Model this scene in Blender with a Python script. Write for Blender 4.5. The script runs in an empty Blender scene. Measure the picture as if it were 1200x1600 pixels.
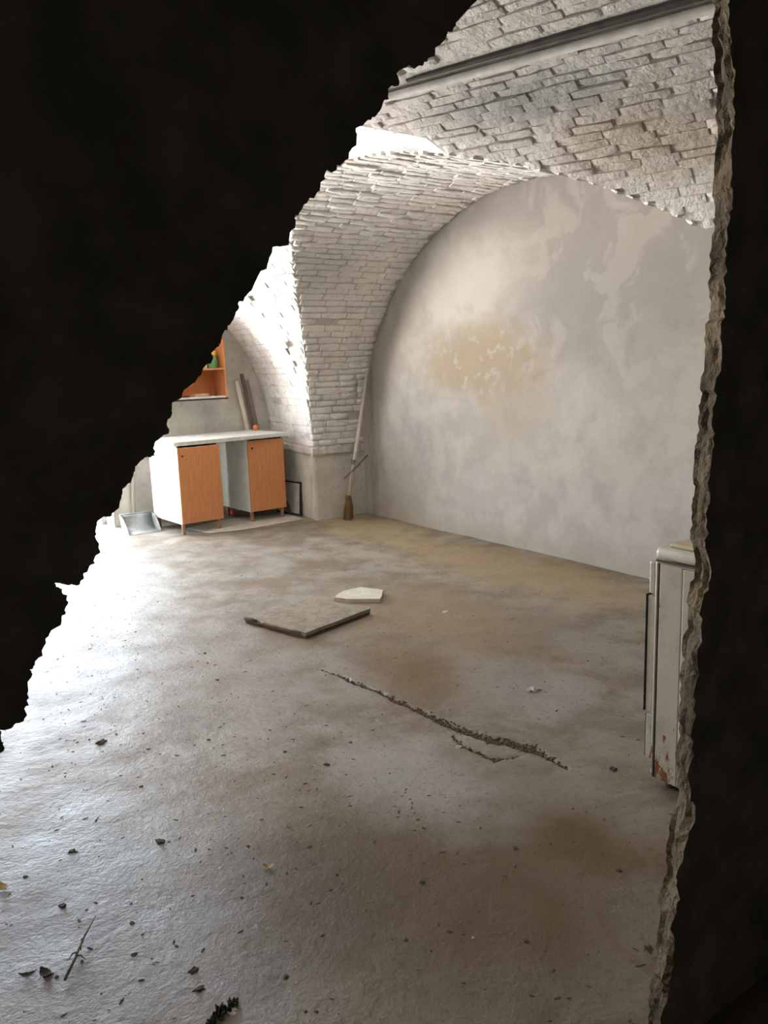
import bpy, bmesh, math, random
from math import sin, cos, pi, radians, sqrt
from mathutils import Vector, Matrix, noise
from mathutils.geometry import tessellate_polygon

random.seed(7)
S = bpy.context.scene
COL = S.collection

# ---------------------------------------------------------------- room frame
F_PX, PITCH, ROLL, CAM_H = 1257.9, 10.3445, -1.9632, 1.5121
ANG = radians(55.368)                       # heading of the end wall
OX, OY = -0.183, 8.2749                     # corner of the pier and the end wall
R_E, K_E, ZS = 2.2815, 0.9205, 0.7431       # small end vault: half span, flattening, springing height
P_B, L_B, H_B, K_B = 0.6008, 3.588, 2.4879, 0.3434   # long barrel vault
U = Vector((cos(ANG), -sin(ANG), 0)); V = Vector((-sin(ANG), -cos(ANG), 0)); O = Vector((OX, OY, 0))
def T(u, v, z=0.0): return O + U * u + V * v + Vector((0, 0, z))

# ---------------------------------------------------------------- camera
t, r = radians(PITCH), radians(ROLL)
fw = Vector((0, cos(t), -sin(t))); rt = Vector((1, 0, 0)); up = Vector((0, sin(t), cos(t)))
rt2 = rt * cos(r) + up * sin(r); up2 = up * cos(r) - rt * sin(r)
cam_data = bpy.data.cameras.new('camera'); cam = bpy.data.objects.new('camera', cam_data); COL.objects.link(cam)
M = Matrix((rt2, up2, -fw)).transposed().to_4x4(); M.translation = Vector((0, 0, CAM_H)); cam.matrix_world = M
cam_data.sensor_fit = 'HORIZONTAL'; cam_data.sensor_width = 36; cam_data.lens = F_PX / 1200 * 36
cam_data.clip_start = 0.02; cam_data.clip_end = 200
S.camera = cam
def px(X):
    D = X - Vector((0, 0, CAM_H)); z = D.dot(fw)
    if z < 0.05: return (-9999, -9999, z)
    return (600 + F_PX * D.dot(rt2) / z, 800 - F_PX * D.dot(up2) / z, z)

# ---------------------------------------------------------------- sky, light, exposure
world = bpy.data.worlds.new('overcast_sky'); S.world = world; world.use_nodes = True
wn = world.node_tree; bg = wn.nodes['Background']; bg.inputs[1].default_value = 13.5
SKY_C, YARD_C = (.74, .87, 1.0), (2.15, 2.05, 1.93)     # hazy sky above the horizon, sunlit pale yard below it
tcw = wn.nodes.new('ShaderNodeTexCoord'); sepw = wn.nodes.new('ShaderNodeSeparateXYZ'); mrw = wn.nodes.new('ShaderNodeMapRange'); mxw = wn.nodes.new('ShaderNodeMix'); mxw.data_type = 'RGBA'
wn.links.new(tcw.outputs['Generated'], sepw.inputs[0]); wn.links.new(sepw.outputs['Z'], mrw.inputs[0]); mrw.inputs[1].default_value = -.03; mrw.inputs[2].default_value = .03
wn.links.new(mrw.outputs[0], mxw.inputs[0]); mxw.inputs[6].default_value = (*YARD_C, 1); mxw.inputs[7].default_value = (*SKY_C, 1); wn.links.new(mxw.outputs[2], bg.inputs[0])
S.view_settings.view_transform = 'Standard'; S.view_settings.look = 'None'
S.view_settings.gamma = 1.0; S.view_settings.use_curve_mapping = False; S.view_settings.exposure = 1.12
S.cycles.max_bounces = 8; S.cycles.diffuse_bounces = 5; S.cycles.glossy_bounces = 2

DOOR_V0, DOOR_V1, DOOR_H, BACK_U = 2.27, 4.35, 2.25, -1.15
def portal(name, loc, direction, sx, sy):
    l = bpy.data.lights.new(name, 'AREA'); l.shape = 'RECTANGLE'; l.size = sx; l.size_y = sy
    l.cycles.is_portal = True
    o = bpy.data.objects.new(name, l); COL.objects.link(o); o.location = loc
    o.rotation_euler = direction.to_track_quat('-Z', 'Z').to_euler()
portal('door_portal', T(-1.58, (DOOR_V0 + DOOR_V1) / 2, DOOR_H / 2), U, DOOR_V1 - DOOR_V0 + .1, DOOR_H + .1)

# ---------------------------------------------------------------- helpers
def tag(o, label=None, cat=None, group=None, kind=None):
    if label: o['label'] = label
    if cat: o['category'] = cat
    if group: o['group'] = group
    if kind: o['kind'] = kind
    return o
def link(name, me, mat=None, parent=None, smooth=False):
    o = bpy.data.objects.new(name, me); COL.objects.link(o)
    if mat and not me.materials: me.materials.append(mat)
    if parent: o.parent = parent
    if smooth:
        for p in me.polygons: p.use_smooth = True
    return o
def from_bm(name, bm, mat=None, parent=None, smooth=False):
    me = bpy.data.meshes.new(name); bmesh.ops.recalc_face_normals(bm, faces=bm.faces); bm.to_mesh(me); bm.free()
    return link(name, me, mat, parent, smooth)
def from_py(name, vs, fs, mat=None, parent=None, smooth=False):
    me = bpy.data.meshes.new(name); me.from_pydata([tuple(v) for v in vs], [], fs); me.update()
    return link(name, me, mat, parent, smooth)
def thing(name, label, cat, uvz, rot=0, group=None):
    o = bpy.data.objects.new(name, None); COL.objects.link(o); o.empty_display_size = .1
    o.location = T(*uvz); o.rotation_euler = (0, 0, -ANG + rot)      # local x = away from back wall, y = towards end wall
    return tag(o, label, cat, group)
def place(o, uvz, rot=0):
    o.location = T(*uvz); o.rotation_euler = (0, 0, -ANG + rot); return o
def box(bm, c, s, rot=None, bevel=0.0):
    g = bmesh.ops.create_cube(bm, size=1.0); vs = g['verts']
    for v in vs: v.co = Vector((v.co.x * s[0], v.co.y * s[1], v.co.z * s[2]))
    if bevel:
        es = list({e for v in vs for e in v.link_edges})
        b = bmesh.ops.bevel(bm, geom=es, offset=bevel, segments=2, affect='EDGES', profile=.5)
        vs = list({v for f in b['faces'] for v in f.verts} | {v for v in vs if v.is_valid})
    for v in vs:
        if rot is not None: v.co = rot @ v.co
        v.co += Vector(c)
def box_obj(name, c, s, mat, parent, bevel=0.002, rot=None):
    bm = bmesh.new(); box(bm, c, s, rot, bevel); return from_bm(name, bm, mat, parent)
def tube(bm, pts, rad, n=10, cap=True):
    pts = [Vector(p) for p in pts]; rings = []
    for i, p in enumerate(pts):
        d = (pts[min(i + 1, len(pts) - 1)] - pts[max(i - 1, 0)]).normalized()
        a = Vector((0, 0, 1)) if abs(d.z) < .9 else Vector((1, 0, 0))
        x = d.cross(a).normalized(); y = d.cross(x)
        rr = rad[i] if isinstance(rad, (list, tuple)) else rad
        rings.append([bm.verts.new(p + (x * cos(2 * pi * k / n) + y * sin(2 * pi * k / n)) * rr) for k in range(n)])
    for a, b in zip(rings, rings[1:]):
        for k in range(n): bm.faces.new((a[k], a[(k + 1) % n], b[(k + 1) % n], b[k]))
    if cap:
        bm.faces.new(rings[0]); bm.faces.new(rings[-1])
def tube_obj(name, pts, rad, mat, parent=None, n=10):
    bm = bmesh.new(); tube(bm, pts, rad, n); return from_bm(name, bm, mat, parent, True)
def lathe_obj(name, prof, mat, parent=None, c=(0, 0, 0), n=20):
    bm = bmesh.new(); rings = []
    for rr, z in prof:
        rings.append([bm.verts.new((c[0] + rr * cos(2 * pi * k / n), c[1] + rr * sin(2 * pi * k / n), c[2] + z)) for k in range(n)])
    for a, b in zip(rings, rings[1:]):
        for k in range(n): bm.faces.new((a[k], a[(k + 1) % n], b[(k + 1) % n], b[k]))
    bm.faces.new(rings[0]); bm.faces.new(rings[-1])
    return from_bm(name, bm, mat, parent, True)
def prism_obj(name, poly, z0, z1, mat, parent=None, bevel=0.0, jitter=0.0):
    bm = bmesh.new()
    lo = [bm.verts.new((x, y, z0)) for x, y in poly]; hi = [bm.verts.new((x + random.uniform(-jitter, jitter), y + random.uniform(-jitter, jitter), z1)) for x, y in poly]
    n = len(poly); bm.faces.new(lo); bm.faces.new(hi)
    for i in range(n): bm.faces.new((lo[i], lo[(i + 1) % n], hi[(i + 1) % n], hi[i]))
    if bevel: bmesh.ops.bevel(bm, geom=list(bm.edges), offset=bevel, segments=2, affect='EDGES', profile=.5)
    return from_bm(name, bm, mat, parent)

# ---------------------------------------------------------------- materials
class Mat:
    def __init__(s, name, rough=.8, spec=.3):
        s.m = bpy.data.materials.new(name); s.m.use_nodes = True; s.nt = s.m.node_tree
        s.b = s.nt.nodes['Principled BSDF']; s.b.inputs['Roughness'].default_value = rough
        s.b.inputs['Specular IOR Level'].default_value = spec
        s.pos = None
    def n(s, t, **kw):
        nd = s.nt.nodes.new(t)
        for k, v in kw.items(): setattr(nd, k, v)
        return nd
    def l(s, a, b): s.nt.links.new(a, b)
    def P(s):
        if s.pos is None: s.pos = s.n('ShaderNodeNewGeometry').outputs['Position']
        return s.pos
    def math(s, op, a, b=None, clamp=False):
        nd = s.n('ShaderNodeMath', operation=op, use_clamp=clamp)
        for i, x in enumerate((a, b)):
            if x is None: continue
            if isinstance(x, (int, float)): nd.inputs[i].default_value = x
            else: s.l(x, nd.inputs[i])
        return nd.outputs[0]
    def noise(s, scale, detail=5, rough=.55, vec=None, stretch=None, dist=0.0):
        nd = s.n('ShaderNodeTexNoise'); nd.inputs['Scale'].default_value = scale; nd.inputs['Detail'].default_value = min(detail, 4)
        nd.inputs['Roughness'].default_value = rough; nd.inputs['Distortion'].default_value = dist
        v = vec or s.P()
        if stretch:
            mp = s.n('ShaderNodeMapping'); mp.inputs['Scale'].default_value = stretch; s.l(v, mp.inputs[0]); v = mp.outputs[0]
        s.l(v, nd.inputs['Vector']); return nd.outputs['Fac']
    def ramp(s, x, a, b):
        nd = s.n('ShaderNodeMapRange', interpolation_type='SMOOTHSTEP'); s.l(x, nd.inputs[0])
        nd.inputs[1].default_value = a; nd.inputs[2].default_value = b; return nd.outputs[0]
    def mix(s, f, a, b, mode='MIX'):
        nd = s.n('ShaderNodeMix', data_type='RGBA', blend_type=mode)
        if isinstance(f, (int, float)): nd.inputs[0].default_value = f
        else: s.l(f, nd.inputs[0])
        for i, x in ((6, a), (7, b)):
            if isinstance(x, tuple): nd.inputs[i].default_value = (*x, 1)
            else: s.l(x, nd.inputs[i])
        return nd.outputs[2]
    def dot(s, vec, base):                     # coordinate of the point along vec, from the room corner
        sub = s.n('ShaderNodeVectorMath', operation='SUBTRACT'); s.l(s.P(), sub.inputs[0]); sub.inputs[1].default_value = base
        d = s.n('ShaderNodeVectorMath', operation='DOT_PRODUCT'); s.l(sub.outputs[0], d.inputs[0]); d.inputs[1].default_value = vec
        return d.outputs['Value']
    def uvz(s):
        if not hasattr(s, '_uvz'): s._uvz = (s.dot(U, O), s.dot(V, O), s.dot(Vector((0, 0, 1)), Vector((0, 0, 0))))
        return s._uvz
    def blob(s, a, b, ca, cb, ra, rb, wob, soft=.5, amp=.7):   # ragged stain around (ca, cb)
        da = s.math('DIVIDE', s.math('SUBTRACT', a, ca), ra); db = s.math('DIVIDE', s.math('SUBTRACT', b, cb), rb)
        d = s.math('SQRT', s.math('ADD', s.math('MULTIPLY', da, da), s.math('MULTIPLY', db, db)))
        d = s.math('ADD', d, s.math('MULTIPLY', s.math('SUBTRACT', wob, .5), amp * 2))
        return s.math('SUBTRACT', 1.0, s.ramp(d, 1 - soft, 1 + soft * .4))
    def color(s, c):
        if isinstance(c, tuple): s.b.inputs['Base Color'].default_value = (*c, 1)
        else: s.l(c, s.b.inputs['Base Color'])
        return s
    def bump(s, h, strength=.4, dist=.01):
        nd = s.n('ShaderNodeBump'); nd.inputs['Strength'].default_value = strength; nd.inputs['Distance'].default_value = dist
        s.l(h, nd.inputs['Height']); s.l(nd.outputs[0], s.b.inputs['Normal']); return s

def simple(name, c1, c2=None, scale=20, rough=.6, bump=.1, spec=.3, metal=0, stretch=None, lo=.35, hi=.65):
    m = Mat(name, rough, spec); c2 = c2 or tuple(x * .85 for x in c1)
    tc = m.n('ShaderNodeTexCoord').outputs['Object']
    f = m.noise(scale, 6, .6, vec=tc, stretch=stretch)
    m.color(m.mix(m.ramp(f, lo, hi), c1, c2)); m.b.inputs['Metallic'].default_value = metal
    if bump: m.bump(f, bump, .004)
    return m.m

def whitewash(name, base, grey, pink, joints=False):
    m = Mat(name, .9, .15); u, v, z = m.uvz()
    n1 = m.noise(1.6, 6, .6); n2 = m.noise(5.5, 5, .6); n3 = m.noise(38, 4, .6); n4 = m.noise(.9, 4, .5)
    c = m.mix(m.ramp(n2, .38, .66), base, tuple(x * .86 for x in base))
    c = m.mix(m.math('MULTIPLY', m.ramp(n1, .5, .72), .6), c, grey)
    oi = m.n('ShaderNodeObjectInfo').outputs['Random']
    c = m.mix(m.math('MULTIPLY', m.ramp(oi, .55, 1.0), .22), c, grey)
    c = m.mix(m.math('MULTIPLY', m.ramp(oi, .25, .0), .3), c, (.60, .52, .42))
    pk = m.math('MULTIPLY', m.ramp(n4, .5, .68), .55); c = m.mix(pk, c, pink)
    w = m.math('ADD', v, m.math('MULTIPLY', u, K_B))
    # rusty brick showing through the lime, overhead on the far right
    ob = m.blob(u, w, 4.1, 2.02, .75, .42, n2, .8, .8); c = m.mix(m.math('MULTIPLY', ob, .75), c, (.40, .30, .21))
    grey_zone = m.blob(u, w, 4.2, 2.7, 1.9, 1.15, n1, .6, .5); c = m.mix(m.math('MULTIPLY', grey_zone, .72), c, (.36, .355, .335))  # broad grey blob darkening the overhead bricks
    # sooty grey bands
    gb = m.blob(u, w, 3.55, 2.42, .6, .2, n2, .8, .8); c = m.mix(m.math('MULTIPLY', gb, .7), c, (.24, .25, .25))
    gb = m.blob(v, z, .95, 2.3, .5, .3, n2, .8, .8); c = m.mix(m.math('MULTIPLY', gb, .4), c, (.40, .39, .39))
    n8 = m.noise(13, 4, .65)
    c = m.mix(m.math('MULTIPLY', m.ramp(n8, .5, .66), .28), c, tuple(x * .55 for x in grey))
    c = m.mix(m.math('MULTIPLY', m.ramp(n3, .63, .70), .5), c, (.16, .145, .13))
    m.color(c)
    m.bump(m.math('ADD', m.math('MULTIPLY', n3, .5), n8), .8, .016)
    return m.m

M_BRICK = whitewash('limewashed_brick', (.85, .83, .80), (.60, .59, .585), (.78, .68, .65))
M_MORTAR = whitewash('limewashed_mortar', (.62, .60, .575), (.42, .41, .405), (.55, .47, .44))

def plaster_end():
    m = Mat('old_plaster', .92, .12); u, v, z = m.uvz()
    n1 = m.noise(1.5, 6, .62); n2 = m.noise(4.5, 6, .6); n3 = m.noise(30, 5, .6); n4 = m.noise(2.6, 5, .6, dist=.6)
    c = m.mix(m.ramp(n2, .4, .66), (.66, .62, .575), (.56, .525, .49))
    c = m.mix(m.math('MULTIPLY', m.ramp(n1, .46, .62), .5), c, (.52, .475, .44))
    g = m.blob(u, z, 3.3, 2.3, 1.25, 1.0, n2, .7, .7); c = m.mix(m.math('MULTIPLY', g, .72), c, (.37, .345, .335))
    g = m.blob(u, z, 2.35, 2.75, 1.5, .3, n2, .7, .6); c = m.mix(m.math('MULTIPLY', g, .55), c, (.40, .365, .36))
    g = m.blob(u, z, 2.75, 1.85, .55, .42, n2, .5, .7); c = m.mix(m.math('MULTIPLY', g, .5), c, (.42, .40, .395))
    g = m.blob(u, z, .28, 1.6, .22, .8, n2, .6, .5); c = m.mix(m.math('MULTIPLY', g, .5), c, (.43, .42, .40))
    wht = m.blob(u, z, 1.55, 2.2, .75, .42, n2, .5, .6); c = m.mix(m.math('MULTIPLY', wht, .75), c, (.74, .71, .665))
    pat = m.ramp(n4, .52, .6); c = m.mix(m.math('MULTIPLY', pat, .35), c, (.68, .645, .60))
    n7 = m.noise(11, 4, .6); och = m.blob(u, z, 1.8, 1.52, .85, .34, m.math('ADD', m.math('MULTIPLY', n2, .6), m.math('MULTIPLY', n7, .4)), .6, .9); och = m.math('MULTIPLY', och, m.math('SUBTRACT', 1.0, m.math('MULTIPLY', m.ramp(n7, .55, .62), .75)))
    c = m.mix(m.math('MULTIPLY', och, .78), c, (.50, .40, .27))
    och = m.blob(u, z, 2.2, 1.15, .45, .35, n2, .6, .9); c = m.mix(m.math('MULTIPLY', och, .5), c, (.50, .42, .33))
    low = m.blob(u, z, 2.4, .0, 3.5, .16, n2, .7, .6); c = m.mix(m.math('MULTIPLY', low, .5), c, (.55, .47, .37))
    c = m.mix(1.0, c, (.58, .57, .552), 'MULTIPLY')
    m.color(c); m.bump(m.math('ADD', n2, m.math('MULTIPLY', n3, .3)), .35, .02)
    return m.m
M_END = plaster_end()

def concrete_floor():
    m = Mat('dusty_concrete', .62, .35); u, v, z = m.uvz()
    n1 = m.noise(1.3, 6, .6); n2 = m.noise(4.0, 7, .62); n3 = m.noise(38, 6, .65); n4 = m.noise(110, 3, .6); n5 = m.noise(2.2, 6, .6, dist=.8)
    c = m.mix(m.ramp(n2, .36, .66), (.41, .375, .335), (.285, .24, .195))
    c = m.mix(m.math('MULTIPLY', m.ramp(n5, .48, .62), .75), c, (.25, .18, .115))
    def st(cu, cv, ru, rv, col, f, soft=.7, amp=.7):
        nonlocal c
        c = m.mix(m.math('MULTIPLY', m.blob(u, v, cu, cv, ru, rv, n2, soft, amp), f), c, col)
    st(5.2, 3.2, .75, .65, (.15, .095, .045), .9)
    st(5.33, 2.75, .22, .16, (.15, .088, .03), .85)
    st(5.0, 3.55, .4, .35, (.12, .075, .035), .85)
    st(3.85, 2.25, .55, .3, (.27, .175, .10), .85)
    st(3.2, 1.6, 1.1, .6, (.35, .25, .155), .8)
    st(2.6, .5, 1.8, .5, (.50, .37, .21), .85)
    st(.6, .4, 1.0, .45, (.60, .49, .30), .8)
    st(3.9, 1.3, .5, .25, (.30, .23, .18), .5)
    st(4.65, 2.9, .5, .3, (.52, .52, .52), .75, .8)
    st(4.35, 2.0, .5, .3, (.46, .45, .45), .6, .8)
    st(4.2, 1.35, .45, .2, (.45, .42, .40), .6, .8)
    st(3.2, 3.0, 1.0, .5, (.42, .39, .37), .5, .8)
    st(4.7, 4.2, .9, .6, (.27, .30, .36), .75, .8); st(1.0, 3.2, 1.4, .8, (.62, .62, .61), .75, .8)  # bluish sky sheen and pale doorway light painted into the floor colour
    st(1.6, 1.05, .9, .14, (.55, .48, .36), .6, .7, .9)
    c = m.mix(m.math('MULTIPLY', m.ramp(n3, .54, .70), .5), c, (.13, .10, .075))
    n6 = m.noise(60, 4, .7); c = m.mix(m.math('MULTIPLY', m.ramp(n6, .62, .70), .55), c, (.10, .08, .06))
    c = m.mix(m.math('MULTIPLY', m.ramp(n4, .66, .74), .25), c, (.55, .53, .5))
    c = m.mix(1.0, c, (.64, .62, .59), 'MULTIPLY')
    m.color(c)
    m.l(m.math('ADD', m.math('MULTIPLY', n2, .3), .38), m.b.inputs['Roughness'])
    h = m.math('ADD', m.math('MULTIPLY', n3, .6), m.math('MULTIPLY', n4, .25)); m.bump(m.math('ADD', h, n2), .6, .010)
    return m.m
M_FLOOR = concrete_floor()

def grey_plaster():
    m = Mat('damp_grey_plaster', .92, .12); u, v, z = m.uvz()
    n1 = m.noise(3.0, 6, .62); n2 = m.noise(14, 6, .65); n3 = m.noise(55, 4, .6)
    c = m.mix(m.ramp(n1, .38, .64), (.62, .585, .53), (.50, .47, .43))
    c = m.mix(m.math('MULTIPLY', m.ramp(n2, .55, .7), .5), c, (.36, .335, .30))
    m.color(c); m.bump(m.math('ADD', n2, m.math('MULTIPLY', n3, .4)), .6, .02)
    return m.m
M_GREY = grey_plaster()
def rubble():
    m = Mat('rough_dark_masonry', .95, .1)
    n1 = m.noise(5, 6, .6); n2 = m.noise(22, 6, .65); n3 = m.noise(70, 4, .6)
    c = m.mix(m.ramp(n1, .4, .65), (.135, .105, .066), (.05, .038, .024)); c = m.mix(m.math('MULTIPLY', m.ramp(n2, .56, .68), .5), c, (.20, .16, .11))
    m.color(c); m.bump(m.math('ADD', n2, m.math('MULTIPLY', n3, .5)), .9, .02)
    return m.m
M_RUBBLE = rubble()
M_DARKROOM = simple('old_passage_plaster', (.22, .205, .18), (.16, .15, .13), 6, .95, .3)
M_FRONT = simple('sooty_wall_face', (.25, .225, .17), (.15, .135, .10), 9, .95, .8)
M_OUT = simple('pale_yard_ground', (.62, .60, .56), (.5, .48, .44), 3, .9, .2)
M_SHAFT = simple('added_shaft_lining', (.84, .84, .82), (.74, .74, .73), 7, .9, .5)

# ---------------------------------------------------------------- vault geometry
def Bz(w): return ZS + H_B * sqrt(max(0, 1 - ((w - P_B - L_B) / L_B) ** 2))
def Ez(u): return ZS + R_E * K_E * sqrt(max(0, 1 - ((u - R_E) / R_E) ** 2))
def wG(u):                                    # where the end vault cuts into the barrel
    s = min(1, (Ez(u) - ZS) / H_B); return P_B + L_B * (1 - sqrt(1 - s * s))
def BV(u, w): return w - K_B * u if u >= 0 else w + .12 * u
def vG(u): return wG(u) - K_B * u
U_END = 3.88
while vG(U_END) > 0: U_END += .002
HU0, HU1 = 1.45, 2.82                         # added opening in the vault, under the shaft
def w_up(u): return 2.29 + (HU1 - u) * .889
HOLE_U = 5.92; FRONT_U = 5.99

us_E = sorted(set([R_E * (1 - cos(pi * i / 90)) for i in range(0, 91)]) | {HU0, HU1, U_END})
us_E = [x for x in us_E if x <= U_END + 1e-6]
# end vault
vs, fs = [], []; NV = 24
for x in us_E:
    g = max(0, vG(x))
    for j in range(NV + 1): vs.append(T(x, -.06 + (g + .06) * j / NV, Ez(x)))
for i in range(len(us_E) - 1):
    for j in range(NV):
        a = i * (NV + 1) + j; fs.append((a, a + 1, a + NV + 2, a + NV + 1))
end_vault = tag(from_py('ceiling', vs, fs, M_MORTAR, None, True), 'small limewashed brick vault arching over the plastered end wall', kind='structure')
# long barrel
us_B = [BACK_U - .3 + .1 * i for i in range(14)]
us_B = [x for x in us_B if x < -.001] + us_E + [U_END + (6.05 - U_END) * i / 24 for i in range(1, 25)]
vs, fs = [], []; NW = 70
WMAX = P_B + 2 * L_B
def w0(u):
    if u <= 0: return P_B
    if u < U_END: return wG(u)
    return K_B * u
wl = []
for x in us_B:
    a = w0(x); th0 = math.acos(max(-1, min(1, 1 - (a - P_B) / L_B)))
    row = [P_B + L_B * (1 - cos(th0 + (pi - th0) * j / NW)) for j in range(NW + 1)]
    wl.append(row)
    if HU0 - 1e-6 <= x <= HU1 + 1e-6:         # rows start at the near rim of the opening
        a2 = w_up(x); th0 = math.acos(1 - (a2 - P_B) / L_B)
        row = [P_B + L_B * (1 - cos(th0 + (pi - th0) * j / NW)) for j in range(NW + 1)]
    vs += [T(x, BV(x, w), Bz(w)) for w in row]
for i in range(len(us_B) - 1):
    for j in range(NW):
        a = i * (NW + 1) + j; fs.append((a, a + 1, a + NW + 2, a + NW + 1))
# strips closing the two ends of the opening between column HU0-/HU1+ and their full neighbours
iL = us_B.index(HU0); iR = us_B.index(HU1)
def strip(i, x_full, x_cut):
    k = len(vs)
    vs.append(T(x_full, BV(x_full, w0(x_full)), Bz(w0(x_full)))); vs.append(T(x_cut, BV(x_cut, w0(x_cut)), Bz(w0(x_cut)))); vs.append(T(x_cut, BV(x_cut, w_up(x_cut)), Bz(w_up(x_cut))))
    fs.append((k, k + 1, k + 2))
strip(0, us_B[iL - 1], HU0); strip(0, us_B[iR + 1], HU1)
barrel = tag(from_py('ceiling', vs, fs, M_MORTAR, None, True), 'long limewashed brick barrel vault with rough uneven courses', kind='structure')

# bricks --------------------------------------------------------
def brick_mesh(i, lump=.005):
    rnd = random.Random(100 + i); nx, ny = 4, 2; vsb, fsb = [], []
    for jx in range(nx + 1):
        for jy in range(ny + 1):
            x = jx / nx - .5; y = jy / ny - .5; e = (jx in (0, nx)) + (jy in (0, ny))
            x *= 1 - .03 * (jy in (0, ny)) * rnd.random(); y *= 1 - .16 * rnd.random() * (jx in (0, nx)) - .12 * rnd.random() * (jy in (0, ny))
            zz = 1 - .10 * e + rnd.uniform(-.4, .25)
            vsb.append((x * (.97 if e else 1), y, zz))
    idx = lambda a, b: a * (ny + 1) + b
    for a in range(nx):
        for b in range(ny): fsb.append((idx(a, b), idx(a + 1, b), idx(a + 1, b + 1), idx(a, b + 1)))
    ring = [idx(a, 0) for a in range(nx + 1)] + [idx(nx, b) for b in range(1, ny + 1)] + [idx(a, ny) for a in range(nx - 1, -1, -1)] + [idx(0, b) for b in range(ny - 1, 0, -1)]
    base = len(vsb)
    for q in ring: vsb.append((vsb[q][0] * 1.03, vsb[q][1] * 1.08, -.5))
    for a in range(len(ring)):
        b = (a + 1) % len(ring); fsb.append((ring[b], ring[a], base + a, base + b))
    me = bpy.data.meshes.new('brick'); me.from_pydata(vsb, [], fsb); me.update(); me.materials.append(M_BRICK)
    for p in me.polygons: p.use_smooth = p.index < 8
    return me
BM = [brick_mesh(i) for i in range(14)]

def put_bricks(parent, spots, stuff_label):
    # spots: (centre, axis, tangent, normal into the room, length, width, proud)
    scored = []
    for s in spots:
        X = s[0]; q = px(X); vis = -30 < q[0] < 1130 and -30 < q[1] < 720
        if vis:                                # hidden behind the broken wall on the left
            edge = 745 - q[1] * (745 - 330) / 552
            vis = q[0] > edge - 40
        scored.append((1 / q[2] * s[4] if vis else -1, s))
    scored.sort(key=lambda k: -k[0])
    own = [s for k, s in scored[:300] if k > 0]; ids = {id(s) for s in own}
    rest = [s for k, s in scored if id(s) not in ids]
    def mtx(s):
        X, a, tg, n, ln, wd, pr = s
        m = Matrix((a * ln, tg * wd, n * pr)).transposed().to_4x4(); m.translation = X; return m
    for s in own:
        o = bpy.data.objects.new('brick', random.choice(BM)); COL.objects.link(o); o.parent = parent; o.matrix_world = mtx(s)
    vs, fs = [], []
    for s in rest:
        m = mtx(s); me = random.choice(BM); k = len(vs)
        vs += [m @ v.co for v in me.vertices]; fs += [tuple(k + q for q in p.vertices) for p in me.polygons]
    if vs:
        o = from_py('brickwork', vs, fs, M_BRICK, parent); tag(o, kind='stuff')
        for p in o.data.polygons: p.use_smooth = p.index % 20 < 8

def frame_at(fn, a, b, da, db):
    p = fn(a, b); ta = (fn(a + da, b) - fn(a - da, b)).normalized(); tb = (fn(a, b + db) - fn(a, b - db)).normalized()
    n = ta.cross(tb)
    if n.z > 0: tb = -tb; n = ta.cross(tb)
    tb = n.cross(ta).normalized(); n.normalize()
    return p, ta, tb, n
def jit(n, ta, tb, k=.02):
    q = Matrix.Rotation(random.gauss(0, k), 3, n) @ Matrix.Rotation(random.gauss(0, k * 1.5), 3, ta)
    return q @ ta, q @ tb, q @ n
# end vault bricks: courses run towards the end wall
spots = []
arc = [0.0]; N = 2000
for i in range(N):
    a, b = pi * i / N, pi * (i + 1) / N
    arc.append(arc[-1] + math.hypot(R_E * (cos(b) - cos(a)), R_E * K_E * (sin(b) - sin(a))))
def theta_at(sv):
    lo, hi = 0, N
    while hi - lo > 1:
        mid = (lo + hi) // 2
        if arc[mid] < sv: lo = mid
        else: hi = mid
    return pi * lo / N
sv = .03; ci = 0
fnE = lambda v, th: T(R_E * (1 - cos(th)), v, ZS + R_E * K_E * sin(th))
while sv < arc[-1]:
    th = theta_at(sv); uu = R_E * (1 - cos(th)); g = vG(uu) if uu < U_END else -1
    cw = random.uniform(.060, .070); cg = random.choice((0, 0, .003, .006))
    v = -random.uniform(0.0, .25)
    while g > 0.05 and v < g:
        ln = random.uniform(.2, .275); a, b = max(v, .004), min(v + ln, g + random.uniform(-.02, .02))
        v += ln + .004
        if b - a < .05 or random.random() < .012: continue
        p, ta, tb, n = frame_at(fnE, (a + b) / 2, th, .01, .005); ta, tb, n = jit(n, ta, tb, .012)
        spots.append((p + n * random.uniform(-.004, .004), ta, tb, n, (b - a) - random.choice((-.002, -.001, 0, .003)), cw - cg - random.choice((-.002, 0, .002, .005, .010)), random.uniform(.008, .017)))
    sv += cw; ci += 1
put_bricks(end_vault, spots, '')
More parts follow.
